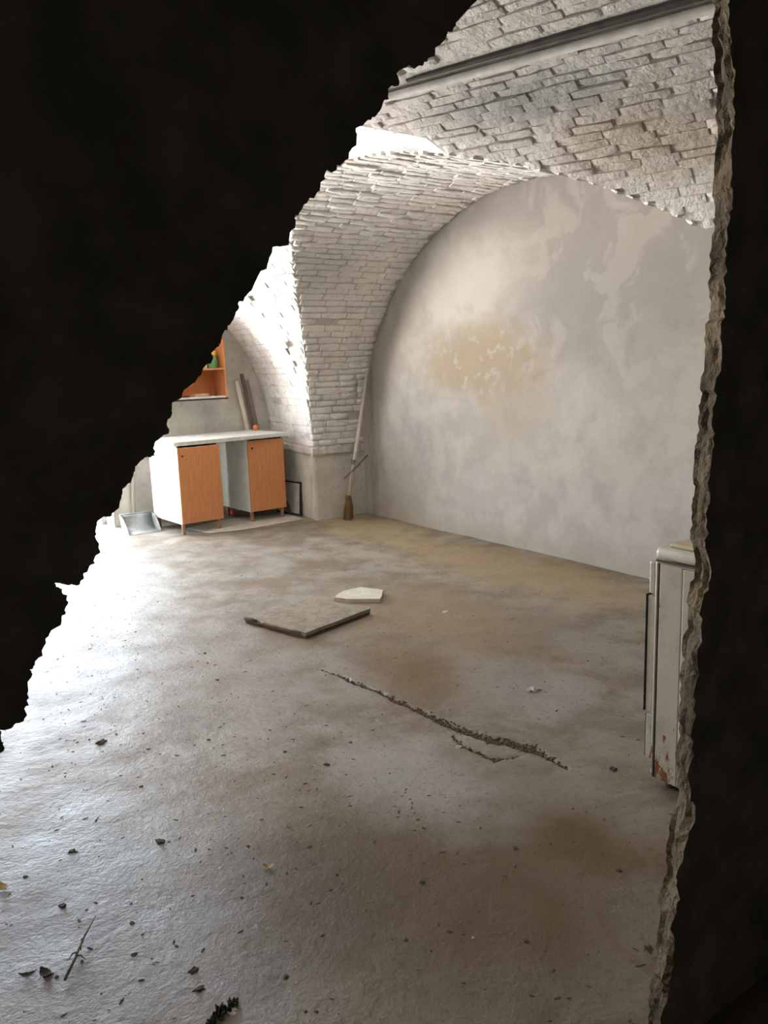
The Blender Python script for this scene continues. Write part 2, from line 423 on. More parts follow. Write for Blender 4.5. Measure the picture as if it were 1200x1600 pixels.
# barrel bricks: courses follow the barrel's axis
spots = []
th = .012
fnB = lambda u, th: T(u, BV(u, P_B + L_B * (1 - cos(th))), ZS + H_B * sin(th))
while th < pi - .02:
    w = P_B + L_B * (1 - cos(th)); ds = math.hypot(L_B * sin(th), H_B * cos(th)); cw = random.uniform(.062, .074)
    rod_gap = 2.745 < w < 2.82
    def ok(u):
        v = BV(u, w)
        if v < .02 or (rod_gap and u > 2.4): return False
        if 0 <= u <= U_END and v < vG(u) + .012: return False
        if HU0 - .03 < u < HU1 + .015 and w < w_up(u) + .035: return False
        return True
    runs = []; u = BACK_U + .004; st = None
    while u < HOLE_U:
        g = ok(u)
        if g and st is None: st = u
        if not g and st is not None: runs.append((st, u)); st = None
        u += .01
    if st is not None: runs.append((st, HOLE_U - .004))
    for r0, r1 in runs:
        u = r0 - random.uniform(0, .22)
        while u < r1:
            ln = random.uniform(.2, .29); a, b = max(u, r0 + random.uniform(-.012, .012)), min(u + ln, r1 + random.uniform(-.012, .012)); u += ln + .003
            if b - a < .04 or random.random() < .012: continue
            m = (a + b) / 2; near = w > 1.75 and m > 2.2
            p, ta, tb, n = frame_at(fnB, m, th, .01, .004); ta, tb, n = jit(n, ta, tb, .030 if near else .010)
            pr = random.uniform(.008, .019) if near else random.uniform(.006, .010)
            gap = random.choice((-.003, 0, .002, .004, .008, .013)) if near else random.choice((-.002, 0, 0, .002, .005))
            spots.append((p + n * random.uniform(-.005, .005), ta, tb, n, (b - a) * 1.057 - random.choice((-.004, 0, .002, .004, .012)) * (1 if near else .4), cw - gap, pr))
    th += cw / ds
put_bricks(barrel, spots, '')

# added light shaft, makes the bright patch on the vault
ring = [(u_, wG(u_)) for u_ in [HU0 + (HU1 - HU0) * i / 14 for i in range(15)]] + [(u_, w_up(u_)) for u_ in [HU1 - (HU1 - HU0) * i / 14 for i in range(15)]]
cu = sum(a for a, b in ring) / len(ring); cw_ = sum(b for a, b in ring) / len(ring)
vs, fs = [], []; NL = 5
for j in range(NL + 1):
    for (a, b) in ring:
        f = 1 - .35 * (j / NL) ** 2; w = cw_ + (b - cw_) * f; x = cu + (a - cu) * f
        d = .012 if 0 < j < NL else 0
        vs.append(T(x + random.uniform(-d, d), BV(x, w) + random.uniform(-d, d), Bz(b) * (1 - j / NL) + 4.15 * j / NL))
n = len(ring)
for j in range(NL):
    for i in range(n):
        fs.append((j * n + i, j * n + (i + 1) % n, (j + 1) * n + (i + 1) % n, (j + 1) * n + i))
tag(from_py('added_shaft', vs, fs, M_SHAFT, None, True), 'added daylit shaft making the bright patch on the brick vault, upper left', kind='structure')
portal('shaft_portal', T(cu, BV(cu, cw_), 4.14), Vector((0, 0, -1)), 1.3, 1.0)

# ---------------------------------------------------------------- walls
def quad(name, pts, mat, label=None):
    o = from_py(name, pts, [tuple(range(len(pts)))], mat); return tag(o, label, kind='structure')
def grid_wall(name, fn, na, nb, mat, label, amp=.006, sc=3.0, nrm=None):
    vs, fs = [], []
    for i in range(na + 1):
        for j in range(nb + 1):
            p = fn(i / na, j / nb)
            if nrm is not None: p = p + nrm * (noise.noise(p * sc) * amp * 2 + noise.noise(p * sc * 4) * amp * .7)
            vs.append(p)
    for i in range(na):
        for j in range(nb):
            a = i * (nb + 1) + j; fs.append((a, a + 1, a + nb + 2, a + nb + 1))
    return tag(from_py(name, vs, fs, mat, None, True), label, kind='structure')
wall_end = grid_wall('wall_end', lambda a, b: T(-.3 + 6.4 * a, -.0, -.02 + 3.3 * b), 110, 60, M_END, 'tall plastered end wall with an arched top and ochre stain', .008, 1.6, V)
# pier and recess wall below the springing, one thick block
vs = [T(0, -.05, -.02), T(0, .6, -.02), T(BACK_U - .3, .6 + .12 * (BACK_U - .3), -.02), T(BACK_U - .3, -.05, -.02)]
vs += [p + Vector((0, 0, ZS + .025)) for p in vs]
bm = bmesh.new(); bv = [bm.verts.new(p) for p in vs]
for f in ((0, 1, 5, 4), (1, 2, 6, 5), (2, 3, 7, 6), (3, 0, 4, 7), (4, 5, 6, 7)): bm.faces.new([bv[i] for i in f])
bmesh.ops.subdivide_edges(bm, edges=bm.edges[:], cuts=14, use_grid_fill=True)
for v in bm.verts: v.co += Vector((noise.noise(v.co * 4), noise.noise(v.co * 4 + Vector((9, 0, 0))), 0)) * .012
tag(from_bm('wall_pier', bm, M_GREY, None, True), 'grey plastered corner pier carrying the vault springing', kind='structure')
# worn string course at the springing
def band(name, p0, p1, out, z0, z1, depth, label, seed):
    rnd = random.Random(seed); n = 26; vs, fs = [], []
    for i in range(n + 1):
        p = p0.lerp(p1, i / n); d = depth * rnd.uniform(.75, 1.15); top = z1 + rnd.uniform(-.012, .006); bot = z0 + rnd.uniform(-.006, .006)
        for (k, z) in ((0, bot), (d * .8, bot), (d, bot + .012), (d * rnd.uniform(.7, 1), top - .01), (d * .5, top), (0, top + .004)):
            vs.append(p + out * k + Vector((0, 0, z)))
    for i in range(n):
        for j in range(5): a = i * 6 + j; fs.append((a, a + 1, a + 7, a + 6))
    fs.append(tuple(range(6))); fs.append(tuple(n * 6 + j for j in range(5, -1, -1)))
    return tag(from_py(name, vs, fs, M_GREY), label, kind='structure')
band('trim_1', T(0, -.0), T(0, .625), U, .655, .735, .03, 'worn plaster string course around the corner pier', 3)
band('trim_2', T(.025, .6), T(BACK_U, .6 + .12 * BACK_U), (V + U * -.12).normalized(), .66, .735, .025, 'worn plaster string course running behind the white desk', 4)

# back wall with the doorway
bm = bmesh.new()
def slab(u0, u1, v0, v1, z0, z1):
    c = (T(u0, v0, z0) + T(u1, v1, z1)) / 2
    box(bm, c, (abs(u1 - u0), abs(v1 - v0), z1 - z0), Matrix.Rotation(-ANG, 3, 'Z'))
slab(BACK_U - .45, BACK_U, .2, DOOR_V0, -.02, 3.6); slab(BACK_U - .45, BACK_U, DOOR_V1, 8.4, -.02, 3.6); slab(BACK_U - .45, BACK_U, DOOR_V0, DOOR_V1, DOOR_H, 3.6)
bmesh.ops.subdivide_edges(bm, edges=bm.edges[:], cuts=10, use_grid_fill=True)
for v in bm.verts: v.co += U * noise.noise(v.co * 3.3) * .012
tag(from_bm('wall_back', bm, M_GREY), 'grey damp plaster wall behind the desk', kind='structure')
# door frame lining, hidden by the broken wall but part of the place
bm = bmesh.new()
def dslab(u0, u1, v0, v1, z0, z1):
    box(bm, (T(u0, v0, z0) + T(u1, v1, z1)) / 2, (abs(u1 - u0), abs(v1 - v0), z1 - z0), Matrix.Rotation(-ANG, 3, 'Z'))
dslab(-1.5, -1.42, DOOR_V1 - .06, DOOR_V1, 0, DOOR_H); dslab(-1.5, -1.42, DOOR_V0, DOOR_V0 + .05, 0, DOOR_H); dslab(-1.5, -1.42, DOOR_V0, DOOR_V1, DOOR_H - .06, DOOR_H)
M_DFRAME = simple('weathered_door_paint', (.6, .58, .54), (.42, .40, .36), 15, .7)
tag(from_bm('door_1', bm, M_DFRAME), 'open doorway with a weathered frame in the back wall', kind='structure')
# near side wall below the far springing of the barrel
grid_wall('wall_near', lambda a, b: T(-1.6 + 9.9 * a, BV(-1.6 + 9.9 * a, WMAX) - .02, -.02 + .85 * b), 20, 4, M_GREY, 'grey side wall on the camera side')

# broken partition the picture is taken through
LEFT = [[3.728,2.006],[3.767,1.97],[3.776,1.957],[3.804,1.932],[3.818,1.913],[3.833,1.905],[3.861,1.897],[3.868,1.892],[3.866,1.879],[3.879,1.873],[3.884,1.856],[3.897,1.842],[3.914,1.826],[3.926,1.819],[3.938,1.813],[3.937,1.804],[3.95,1.782],[3.969,1.765],[3.985,1.758],[3.988,1.746],[3.996,1.732],[4.016,1.715],[4.027,1.703],[4.035,1.696],[4.039,1.682],[4.055,1.661],[4.069,1.653],[4.076,1.639],[4.09,1.624],[4.104,1.604],[4.119,1.591],[4.123,1.579],[4.135,1.56],[4.145,1.545],[4.158,1.533],[4.169,1.516],[4.185,1.498],[4.198,1.485],[4.212,1.469],[4.218,1.458],[4.225,1.44],[4.236,1.422],[4.242,1.415],[4.252,1.414],[4.261,1.407],[4.265,1.395],[4.275,1.384],[4.28,1.372],[4.29,1.357],[4.293,1.353],[4.303,1.353],[4.31,1.346],[4.312,1.334],[4.31,1.323],[4.315,1.31],[4.323,1.299],[4.331,1.285],[4.338,1.279],[4.347,1.281],[4.356,1.288],[4.362,1.286],[4.361,1.282],[4.355,1.278],[4.35,1.27],[4.353,1.257],[4.358,1.248],[4.364,1.236],[4.374,1.229],[4.378,1.22],[4.383,1.206],[4.392,1.199],[4.398,1.194],[4.397,1.185],[4.402,1.162],[4.408,1.151],[4.415,1.136],[4.422,1.133],[4.435,1.134],[4.435,1.123],[4.433,1.119],[4.436,1.108],[4.441,1.102]]
RIGHT = [[3.078,2.165],[3.072,2.138],[3.079,2.12],[3.067,2.084],[3.061,2.062],[3.06,2.023],[3.053,2.001],[3.056,1.966],[3.046,1.938],[3.048,1.909],[3.052,1.873],[3.055,1.825],[3.044,1.79],[3.05,1.771],[3.051,1.723],[3.057,1.679],[3.056,1.642],[3.046,1.617],[3.05,1.58],[3.065,1.542],[3.06,1.503],[3.071,1.465],[3.07,1.413],[3.076,1.374],[3.076,1.335],[3.083,1.296],[3.077,1.242],[3.088,1.202],[3.09,1.148],[3.079,1.119],[3.067,1.075],[3.083,1.036],[3.094,0.996],[3.087,0.952],[3.103,0.913],[3.092,0.866],[3.108,0.827],[3.101,0.781],[3.112,0.74],[3.098,0.691],[3.111,0.635],[3.111,0.589],[3.099,0.539],[3.119,0.515],[3.126,0.471],[3.138,0.429],[3.132,0.395],[3.143,0.352],[3.156,0.326],[3.149,0.275],[3.158,0.214],[3.163,0.168],[3.175,0.124],[3.182,0.079],[3.176,0.042],[3.188,0.007]]
def rag(pts, amp, rnd, it=2):
    for k in range(it):
        out = []
        for a, b in zip(pts, pts[1:]):
            d = math.hypot(b[0] - a[0], b[1] - a[1]); g = min(amp, d * .28)
            out += [a, ((a[0] + b[0]) / 2 + rnd.uniform(-g, g), (a[1] + b[1]) / 2 + rnd.uniform(-g, g))]
        pts = out + [pts[-1]]
    return pts
rnd = random.Random(5)
jambR = rag([tuple(p) for p in RIGHT[::-1]], .007, rnd, 2)
edgeL = rag([tuple(p) for p in LEFT], .005, rnd, 2)
top = rag([RIGHT[0], (3.09, 2.3), (3.2, 2.42), (3.42, 2.38), (3.58, 2.2), LEFT[0]], .02, rnd, 2)[1:-1]
bot = rag([LEFT[-1], (4.6, .98), (4.68, .6), (4.8, .25), (4.83, -.03)], .02, rnd, 2)[1:]
hole = [(3.2, -.03)] + jambR + top + edgeL + bot
outer = [(8.2, -.03), (8.2, 3.7), (-.3, 3.7), (-.3, -.03)]
nh = len(hole)
LAY = 5
vs, fs = [], []
ctr = (3.7, 1.2)
nR = 1 + len(jambR)
for k in range(LAY + 1):
    f = k / LAY; uu = HOLE_U + (FRONT_U - HOLE_U) * f
    for i, (a, b) in enumerate(hole):
        if i < nR:                             # right jamb: the far arris is the silhouette, the near one set back
            off = .062 * f - (.026 * abs(noise.noise(Vector((b * 9, f * 2.5, 1.3)))) + .012 * abs(noise.noise(Vector((b * 34, f * 5, 4.0))))) * (1 if 0 < k else 0)
            aa, bb = a + off, b
        else:                                  # left edge: the near arris is the silhouette
            d = .03 * (1 - f); vx, vz = a - ctr[0], b - ctr[1]; ln = math.hypot(vx, vz)
            aa, bb = a + vx / ln * d, b + vz / ln * d
            if b < 0: bb = b
        vs.append(T(uu, aa, bb))
for k in range(LAY):
    for i in range(nh - 1):
        a = k * nh + i; fs.append((a, a + 1, a + nh + 1, a + nh))
n_rev = len(fs)
for k, uu in ((0, HOLE_U), (LAY, FRONT_U)):
    base = k * nh; ob = len(vs); vs += [T(uu, a, b) for a, b in outer]
    loop = [base + i for i in range(nh)] + [ob + i for i in range(4)]
    flat = [Vector(((vs[q] - O).dot(V), vs[q].z, 0)) for q in loop]
    for tr in tessellate_polygon([flat]): fs.append(tuple(loop[q] for q in tr))
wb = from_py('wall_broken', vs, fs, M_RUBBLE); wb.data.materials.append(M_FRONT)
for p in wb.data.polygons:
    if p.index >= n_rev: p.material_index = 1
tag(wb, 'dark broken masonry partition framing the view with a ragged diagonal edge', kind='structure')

# dark vestibule around the viewer
bm = bmesh.new()
def vslab(u0, u1, v0, v1, z0, z1): box(bm, (T(u0, v0, z0) + T(u1, v1, z1)) / 2, (abs(u1 - u0), abs(v1 - v0), z1 - z0), Matrix.Rotation(-ANG, 3, 'Z'))
vslab(FRONT_U, 8.6, 1.5, 1.6, -.05, 3.3); vslab(FRONT_U, 8.6, 6.6, 6.7, -.05, 3.3); vslab(8.5, 8.6, 1.5, 6.7, -.05, 3.3); vslab(FRONT_U, 8.6, 1.5, 6.7, 3.2, 3.3)
tag(from_bm('wall_vestibule', bm, M_DARKROOM), 'dark passage walls around the viewer', kind='structure')

# ---------------------------------------------------------------- floor
CRACK = [(3.506, 2.628), (3.642, 2.598), (3.807, 2.591), (3.93, 2.563), (4.077, 2.558), (4.243, 2.539), (4.414, 2.533), (4.55, 2.508), (4.642, 2.486), (4.71, 2.445), (4.805, 2.415), (4.858, 2.417), (4.994, 2.423)]
CRW = [.007, .010, .013, .015, .017, .020, .025, .030, .034, .038, .036, .018, .006]
SIDE = [(4.50, 2.575), (4.595, 2.616), (4.70, 2.60), (4.772, 2.59), (4.805, 2.49)]
def seg_d(p, pts, ws):
    best = 9
    for i in range(len(pts) - 1):
        a, b = pts[i], pts[i + 1]; dx, dy = b[0] - a[0], b[1] - a[1]
        tt = max(0, min(1, ((p[0] - a[0]) * dx + (p[1] - a[1]) * dy) / (dx * dx + dy * dy)))
        d = math.hypot(p[0] - a[0] - dx * tt, p[1] - a[1] - dy * tt); w = ws[i] + (ws[i + 1] - ws[i]) * tt
        best = min(best, d / w)
    return best
def lines(*segs):
    out = []
    for a, b, st in segs:
        n_ = max(1, round((b - a) / st)); out += [a + (b - a) * i / n_ for i in range(n_)]
    return out + [segs[-1][1]]
gu = lines((-1.6, 2, .06), (2, 3.45, .035), (3.45, 5.05, .0105), (5.05, 6.0, .03), (6.0, 8.6, .2))
gv = lines((-.05, 2.3, .05), (2.3, 2.7, .008), (2.7, 4.6, .03), (4.6, 8.6, .2))
def floor_h(u, v):
    p = Vector((u, v, 0))
    h = .006 * noise.noise(p * 1.3) + .0022 * noise.noise(p * 7) + .0012 * noise.noise(p * 19)
    if 3.4 < u < 5.1 and 2.3 < v < 2.72:
        nz = noise.noise(p * 22); q = (u + .012 * nz, v + .012 * noise.noise(p * 25 + Vector((5, 5, 0))))
        d = seg_d(q, CRACK, CRW)
        if d < 1.0: h -= .012 * min(1, (1 - d) * 2.2) * (.7 + .6 * abs(noise.noise(p * 40)))
        elif d < 2.2: h += .003 * (2.2 - d) * noise.noise(p * 30)
        d = seg_d(q, SIDE, [.004, .012, .010, .012, .006])
        if d < 1.0: h -= .007 * min(1, (1 - d) * 2)
    return h
vs, fs = [], []
for a in gu:
    for b in gv: vs.append(T(a, b, floor_h(a, b)))
nb = len(gv)
for i in range(len(gu) - 1):
    for j in range(nb - 1):
        a = i * nb + j; fs.append((a, a + 1, a + nb + 1, a + nb))
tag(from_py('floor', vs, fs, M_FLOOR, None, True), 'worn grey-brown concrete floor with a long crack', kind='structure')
def FH(u, v): return floor_h(u, v)
vs = [T(-1.6, 2.2, -.02), T(-1.6, 4.7, -.02), T(-2.0, 4.7, -.02), T(-2.0, 2.2, -.02)]
tag(from_py('ground', vs, [(0, 1, 2, 3)], M_OUT), 'pale doorstep outside the doorway', kind='structure')

# ---------------------------------------------------------------- desk: two cabinets and a worktop
M_WHITE = simple('white_laminate', (.74, .76, .73), (.66, .68, .65), 9, .45, .03)
M_ORANGE = simple('orange_beech_laminate', (.62, .262, .11), (.54, .215, .085), 14, .42, .03, stretch=(6, 6, .6))
M_LEGW = simple('pinkish_wood', (.48, .26, .16), (.36, .19, .12), 30, .6)
M_HOLE = simple('dark_keyhole', (.05, .035, .025), None, 30, .6)
M_TOPEDGE = simple('worn_worktop_edge', (.52, .53, .48), (.62, .63, .58), 22, .5)
def cabinet(label, uv, rot, w, d, open_side):
    c = thing('desk_cabinet', label, 'cabinet', (uv[0], uv[1], 0), rot, 'cabinets under the desk worktop')
    z0, z1 = .105, .838; t_ = .018          # front left foot corner is the origin, x back is negative, y across
    for y in (t_ / 2, w - t_ / 2): box_obj('side_panel', (-d / 2, y, (z0 + z1) / 2), (d, t_, z1 - z0), M_WHITE, c)
    box_obj('bottom_panel', (-d / 2, w / 2, z0 + t_ / 2), (d - .002, w - 2 * t_, t_), M_WHITE, c)
    box_obj('back_panel', (-d + .004, w / 2, (z0 + z1) / 2), (.006, w - 2 * t_, z1 - z0 - .01), M_WHITE, c)
    dr = box_obj('door', (.0105, w / 2, (z0 + z1) / 2 - .006), (.019, w - .004, z1 - z0 - .02), M_ORANGE, c, .003)
    o = lathe_obj('keyhole', [(.001, 0), (.011, 0), (.011, .003), (.001, .003)], M_HOLE, dr, n=14)
    o.matrix_local = Matrix.Translation((.0195, .05, .745)) @ Matrix.Rotation(pi / 2, 4, 'Y')
    for x in (-.03, -d + .05):
        for y in (.03, w - .03): lathe_obj('leg', [(.014, 0), (.017, .004), (.019, .10), (.022, z0 - .001)], M_LEGW, c, (x, y, 0.0), 14)
    return c
cabinet('orange-doored white desk cabinet nearest the metal scoop', (-.255, 1.905), radians(3.5), .43, .64, True)
cabinet('orange-doored white desk cabinet nearest the corner pier', (-.375, 1.14), radians(3), .41, .60, True)
wt = thing('desk_worktop', 'chipped white worktop laid across the two orange-doored cabinets', 'worktop', (-.245, 1.925, .839), radians(4.5))
bm = bmesh.new(); Lw, Dw, tw = 1.25, .70, .036
prof = [(0, 0), (0, Lw)]
poly = []
rn = random.Random(11)
for i in range(26):                            # front edge with chips
    y = Lw * i / 25; poly.append((rn.uniform(-.004, 0) - (.012 if i in (1, 2) else 0), y))
poly += [(-Dw, Lw), (-Dw, 0)]
o = prism_obj('board', poly, 0, tw, M_WHITE, wt)
box_obj('front_edging', (.0015, Lw * .55, tw / 2), (.004, Lw * .88, tw * .96), M_TOPEDGE, wt, .001)
for y, x in ((.38, -.34), (.55, -.42), (.30, -.5)): prism_obj('stain', [(x + .02 * cos(k), y + .028 * sin(k)) for k in [i * pi / 5 for i in range(10)]], tw, tw + .0008, M_TOPEDGE, wt)

# ---------------------------------------------------------------- wall shelf with its contents
M_SHELFIN = simple('shelf_inner_orange', (.58, .22, .075), (.50, .185, .06), 12, .45, .03, stretch=(4, 4, .6))
M_BLACK = simple('black_edge', (.03, .028, .026), None, 20, .6)
sh = thing('wall_shelf', 'orange wooden wall shelf with two compartments above the desk', 'shelf', (BACK_U + .012, 1.085, 1.235))
SD, SW = .275, .86                             # local y runs towards the end wall, so the shelf body goes to negative y
box_obj('side_panel', (SD / 2, -.009, .3), (SD, .018, .60), M_ORANGE, sh); box_obj('side_panel', (SD / 2, -SW + .009, .3), (SD, .018, .60), M_ORANGE, sh)
box_obj('back_panel', (.006, -SW / 2, .31), (.008, SW - .04, .56), M_SHELFIN, sh)
box_obj('shelf_board', (SD / 2, -SW / 2, .295), (SD - .006, SW - .038, .018), M_ORANGE, sh)
box_obj('bottom_board', (SD / 2, -SW / 2, .012), (SD, SW - .038, .018), M_WHITE, sh)
box_obj('front_batten', (SD + .004, -SW / 2, -.003), (.012, SW + .01, .016), M_BLACK, sh)
M_GREEN = simple('green_label', (.10, .30, .13), (.14, .36, .17), 15, .4); M_YELLOW = simple('yellow_plastic', (.80, .55, .06), None, 15, .35)
M_MINT = simple('pale_mint_plastic', (.55, .72, .58), None, 15, .4)
zb = 1.235 + .305
j = thing('jar', 'green jar with a yellow domed lid on the orange shelf', 'jar', (-.99, 1.17, zb))
lathe_obj('body', [(.048, 0), (.052, .006), (.052, .10), (.046, .115), (.046, .12)], M_GREEN, j)
lathe_obj('lid', [(.047, .12), (.047, .15), (.036, .175), (.018, .19), (.003, .195)], M_YELLOW, j)
j = thing('jar', 'small pale mint jar beside the yellow-lidded jar', 'jar', (-.98, 1.275, zb))
lathe_obj('body', [(.03, 0), (.033, .004), (.033, .055), (.026, .065)], M_MINT, j); lathe_obj('lid', [(.027, .065), (.027, .085), (.004, .088)], M_WHITE, j)
M_PINKW = simple('pale_wood_offcut', (.62, .42, .28), (.5, .33, .22), 25, .7); M_MAROON = simple('maroon_cover', (.20, .035, .04), None, 15, .5)
zb2 = 1.235 + .0215
o = prism_obj('wood_offcut', [(-.05, -.085), (.045, -.075), (.05, .08), (-.045, .085)], 0, .03, M_PINKW, None, .004); place(o, (-1.0, 1.33, zb2), .15)
tag(o, 'pale wooden offcut lying on the bottom of the orange shelf', 'offcut')
o = prism_obj('booklet', [(-.07, -.1), (.07, -.1), (.07, .1), (-.07, .1)], 0, .02, M_MAROON, None, .002); place(o, (-1.0, 1.56, zb2), -.1)
tag(o, 'maroon booklet at the dark end of the orange shelf', 'booklet')

# ---------------------------------------------------------------- sticks leaning behind the desk
M_WOOD = simple('weathered_wood', (.34, .285, .23), (.24, .20, .16), 18, .85, .3, stretch=(5, 5, .5)); M_PALEW = simple('pale_stripped_wood', (.56, .50, .43), (.45, .40, .34), 18, .85, .2, stretch=(5, 5, .5))
M_DARKW = simple('dark_old_wood', (.12, .095, .075), (.18, .145, .115), 22, .9, .3, stretch=(5, 5, .5))
def lean(name, label, cat, p0, p1, sx, sy, mat, group=None):
    a, b = T(*p0), T(*p1); d = b - a; ln = d.length
    bm = bmesh.new(); box(bm, (0, 0, ln / 2), (sx, sy, ln), None, .003)
    bmesh.ops.subdivide_edges(bm, edges=[e for e in bm.edges if e.calc_length() > .3], cuts=6)
    for v in bm.verts: v.co += Vector((noise.noise(Vector((v.co.z * 2, 3, ln))), noise.noise(Vector((v.co.z * 2, 7, ln))), 0)) * .006
    o = from_bm(name, bm, mat); o.location = a; o.rotation_mode = 'QUATERNION'
    z = d.normalized(); x = U - z * U.dot(z); x.normalize(); y = z.cross(x)
    o.rotation_quaternion = Matrix((x, y, z)).transposed().to_quaternion()
    return tag(o, label, cat, group)
lean('wooden_plank', 'dark narrow plank leaning in the corner behind the desk', 'plank', (-1.065, .575, .012), (-1.095, .80, 1.47), .018, .038, M_DARKW)
lean('wooden_plank', 'pale grey plank, leftmost of those leaning behind the desk', 'plank', (-1.07, .64, .012), (-1.10, .865, 1.40), .022, .042, simple('bleached_wood', (.72, .66, .57), (.60, .54, .46), 18, .85, .2, stretch=(5, 5, .5)))
lean('wooden_plank', 'wide weathered plank, rightmost of those leaning behind the desk', 'plank', (-1.105, .515, .012), (-1.13, .735, 1.40), .018, .05, M_WOOD)
M_ORB = simple('orange_plastic', (.85, .22, .04), None, 15, .4)
o = lathe_obj('bottle_cap', [(.010, 0), (.028, .004), (.03, .03), (.024, .048), (.008, .055)], M_ORB); place(o, (-.93, .76, .8755))
tag(o, 'small bright orange plastic cap at the back of the worktop', 'cap')
tube_pts = [(-1.1, 2.085, .02), (-1.12, 2.06, .45), (-1.125, 2.03, .95)]
o = tube_obj('wooden_stake', [T(*p) - T(-1.1, 2.085, .02) for p in tube_pts], [.017, .017, .016], M_PALEW); o.location = T(-1.1, 2.085, .005)
tag(o, 'pale upright stake against the wall behind the metal scoop', 'stake')

# ---------------------------------------------------------------- scoop, mat and things round the desk
M_ZINC = simple('galvanised_metal', (.36, .37, .365), (.27, .275, .27), 12, .5, .05, .5, .25)
sc = thing('metal_scoop', 'grey galvanised scoop pan lying open on the floor beside the desk', 'scoop', (-.62, 2.135, .004), radians(-2))
bm = bmesh.new(); w2, dp, hh = .155, .28, .155; nseg = 8
prof = [(0, .0)] + [(-dp * .55, .002)] + [(-dp * .55 - dp * .45 * sin(a), .002 + hh * (1 - cos(a))) for a in [pi / 2 * i / nseg for i in range(1, nseg + 1)]]
A = [[bm.verts.new((x, y, z)) for x, z in prof] for y in (-w2, w2)]
for i in range(len(prof) - 1): bm.faces.new((A[0][i], A[0][i + 1], A[1][i + 1], A[1][i]))
me_o = from_bm('pan', bm, M_ZINC, sc, True); md = me_o.modifiers.new('thick', 'SOLIDIFY'); md.thickness = .003; md.offset = 1
for y in (-w2, w2):
    bm = bmesh.new(); top_pts = [(-dp * .98, hh), (-dp * .6, hh * .86), (-dp * .25, hh * .45), (-.01, .012)]
    bm.faces.new([bm.verts.new((x, y, z)) for x, z in prof + top_pts]); o = from_bm('side_wall', bm, M_ZINC, sc); md = o.modifiers.new('thick', 'SOLIDIFY'); md.thickness = .004; md.offset = 0
tube_obj('rim', [(-dp, -w2, hh + .003), (-dp, w2, hh + .003)], .005, M_ZINC, sc)
M_CARD = simple('dirty_cardboard', (.50, .455, .39), (.42, .37, .31), 8, .9, .1)
o = prism_obj('floor_sheet', [(.05, .02), (.13, .32), (.07, 1.02), (-.34, 1.05), (-.52, .45), (-.36, -.05)], 0, .004, M_CARD, None, 0, .004); place(o, (-.20, 1.70, .004))
tag(o, 'flat pale cardboard sheet on the floor under the desk', 'sheet')
M_RED = simple('red_plastic', (.55, .05, .06), None, 15, .5)
o = lathe_obj('plastic_cup', [(.016, 0), (.02, .002), (.024, .055), (.022, .055), (.018, .006)], M_RED); place(o, (-.86, 1.125, .009))
tag(o, 'small red plastic cup on the floor behind the cabinet legs', 'cup')
M_PANEL = simple('stained_grey_panel', (.46, .42, .40), (.36, .32, .31), 8, .8, .1)
pn = thing('framed_panel', 'small grey panel in a black frame leaning between desk and pier', 'panel', (-.34, .600, .004), radians(8))
TILT = Matrix.Rotation(radians(-4), 3, 'X')
box_obj('panel', TILT @ Vector((-.20, 0, .175)), (.39, .008, .33), M_PANEL, pn, .001, TILT)
for c, s in (((0, 0, .175), (.016, .014, .35)), ((-.40, 0, .175), (.016, .014, .35)), ((-.2, 0, .009), (.40, .014, .018)), ((-.2, 0, .341), (.40, .014, .018))):
    box_obj('frame_bar', TILT @ Vector(c), s, M_BLACK, pn, .002, TILT)
o = thing('bowl', 'dark shallow bowl propped against the small framed panel', 'bowl', (-.47, .665, .17), radians(90))
b_ = lathe_obj('dish', [(.004, 0), (.05, .004), (.075, .03), (.078, .034), (.07, .032), (.048, .01), (.004, .007)], simple('dark_enamel', (.09, .075, .065), None, 20, .4), o)
o.rotation_euler = (radians(80), 0, -ANG + pi - .2); o.location = T(-.50, .69, .085)

# ---------------------------------------------------------------- broom in the corner
br = thing('broom', 'old twig broom with a pale pole leaning in the corner by the end wall', 'broom', (.205, .345, .0))
pb, pt_ = Vector((0, 0, .20)), Vector((.0, .285, 1.47))
tube_obj('pole', [pb, pb.lerp(pt_, .5) + Vector((.004, .003, 0)), pt_], [.021, .020, .017], M_PALEW, br, 12)
M_STRAW = simple('brown_broom_straw', (.20, .125, .055), (.13, .08, .035), 40, .95, .5, stretch=(8, 8, .5))
ax = (pt_ - pb).normalized()
bm = bmesh.new(); rnd = random.Random(3)
for i in range(90):
    a = rnd.uniform(0, 2 * pi); q = sqrt(rnd.random()); r0, r1 = .02 * q, .058 * q
    p0 = pb + ax * .04 + Vector((cos(a) * r0, sin(a) * r0, 0)); p1 = Vector((cos(a) * r1, sin(a) * r1 * .9 - .012, rnd.uniform(.001, .02)))
    tube(bm, [p0, p0.lerp(p1, .5) + Vector((cos(a), sin(a), 0)) * .010, p1], [.004, .0045, .0025], 5)
tag(from_bm('bristles', bm, M_STRAW, br), kind='stuff')
lathe_obj('binding', [(.027, 0), (.031, .01), (.030, .035), (.026, .045)], M_STRAW, br, (0, -.004, .205), 12)
for z_ in (.135, .165): lathe_obj('binding', [(.03, 0), (.034, .004), (.03, .01)], M_DARKW, br, (0, -.006, z_), 12)
stp = [(.245, .41, .425), (.245, .27, .52), (.243, .12, .635)]
o = tube_obj('tied_stick', [T(*p) - T(*stp[0]) for p in stp], [.006, .010, .008], M_DARKW); o.location = T(*stp[0])
tag(o, 'short dark stick tied slantwise across the broom pole', 'stick')
wp = []
for i in range(40): a = i * .9; wp.append(Vector((.0, .078, .575)) + Vector((cos(a) * .024, sin(a) * .024, (i - 20) * .0013)))
wp += [Vector((.02, .05, .60)), Vector((.03, .13, .56)), Vector((.025, .15, .53))]
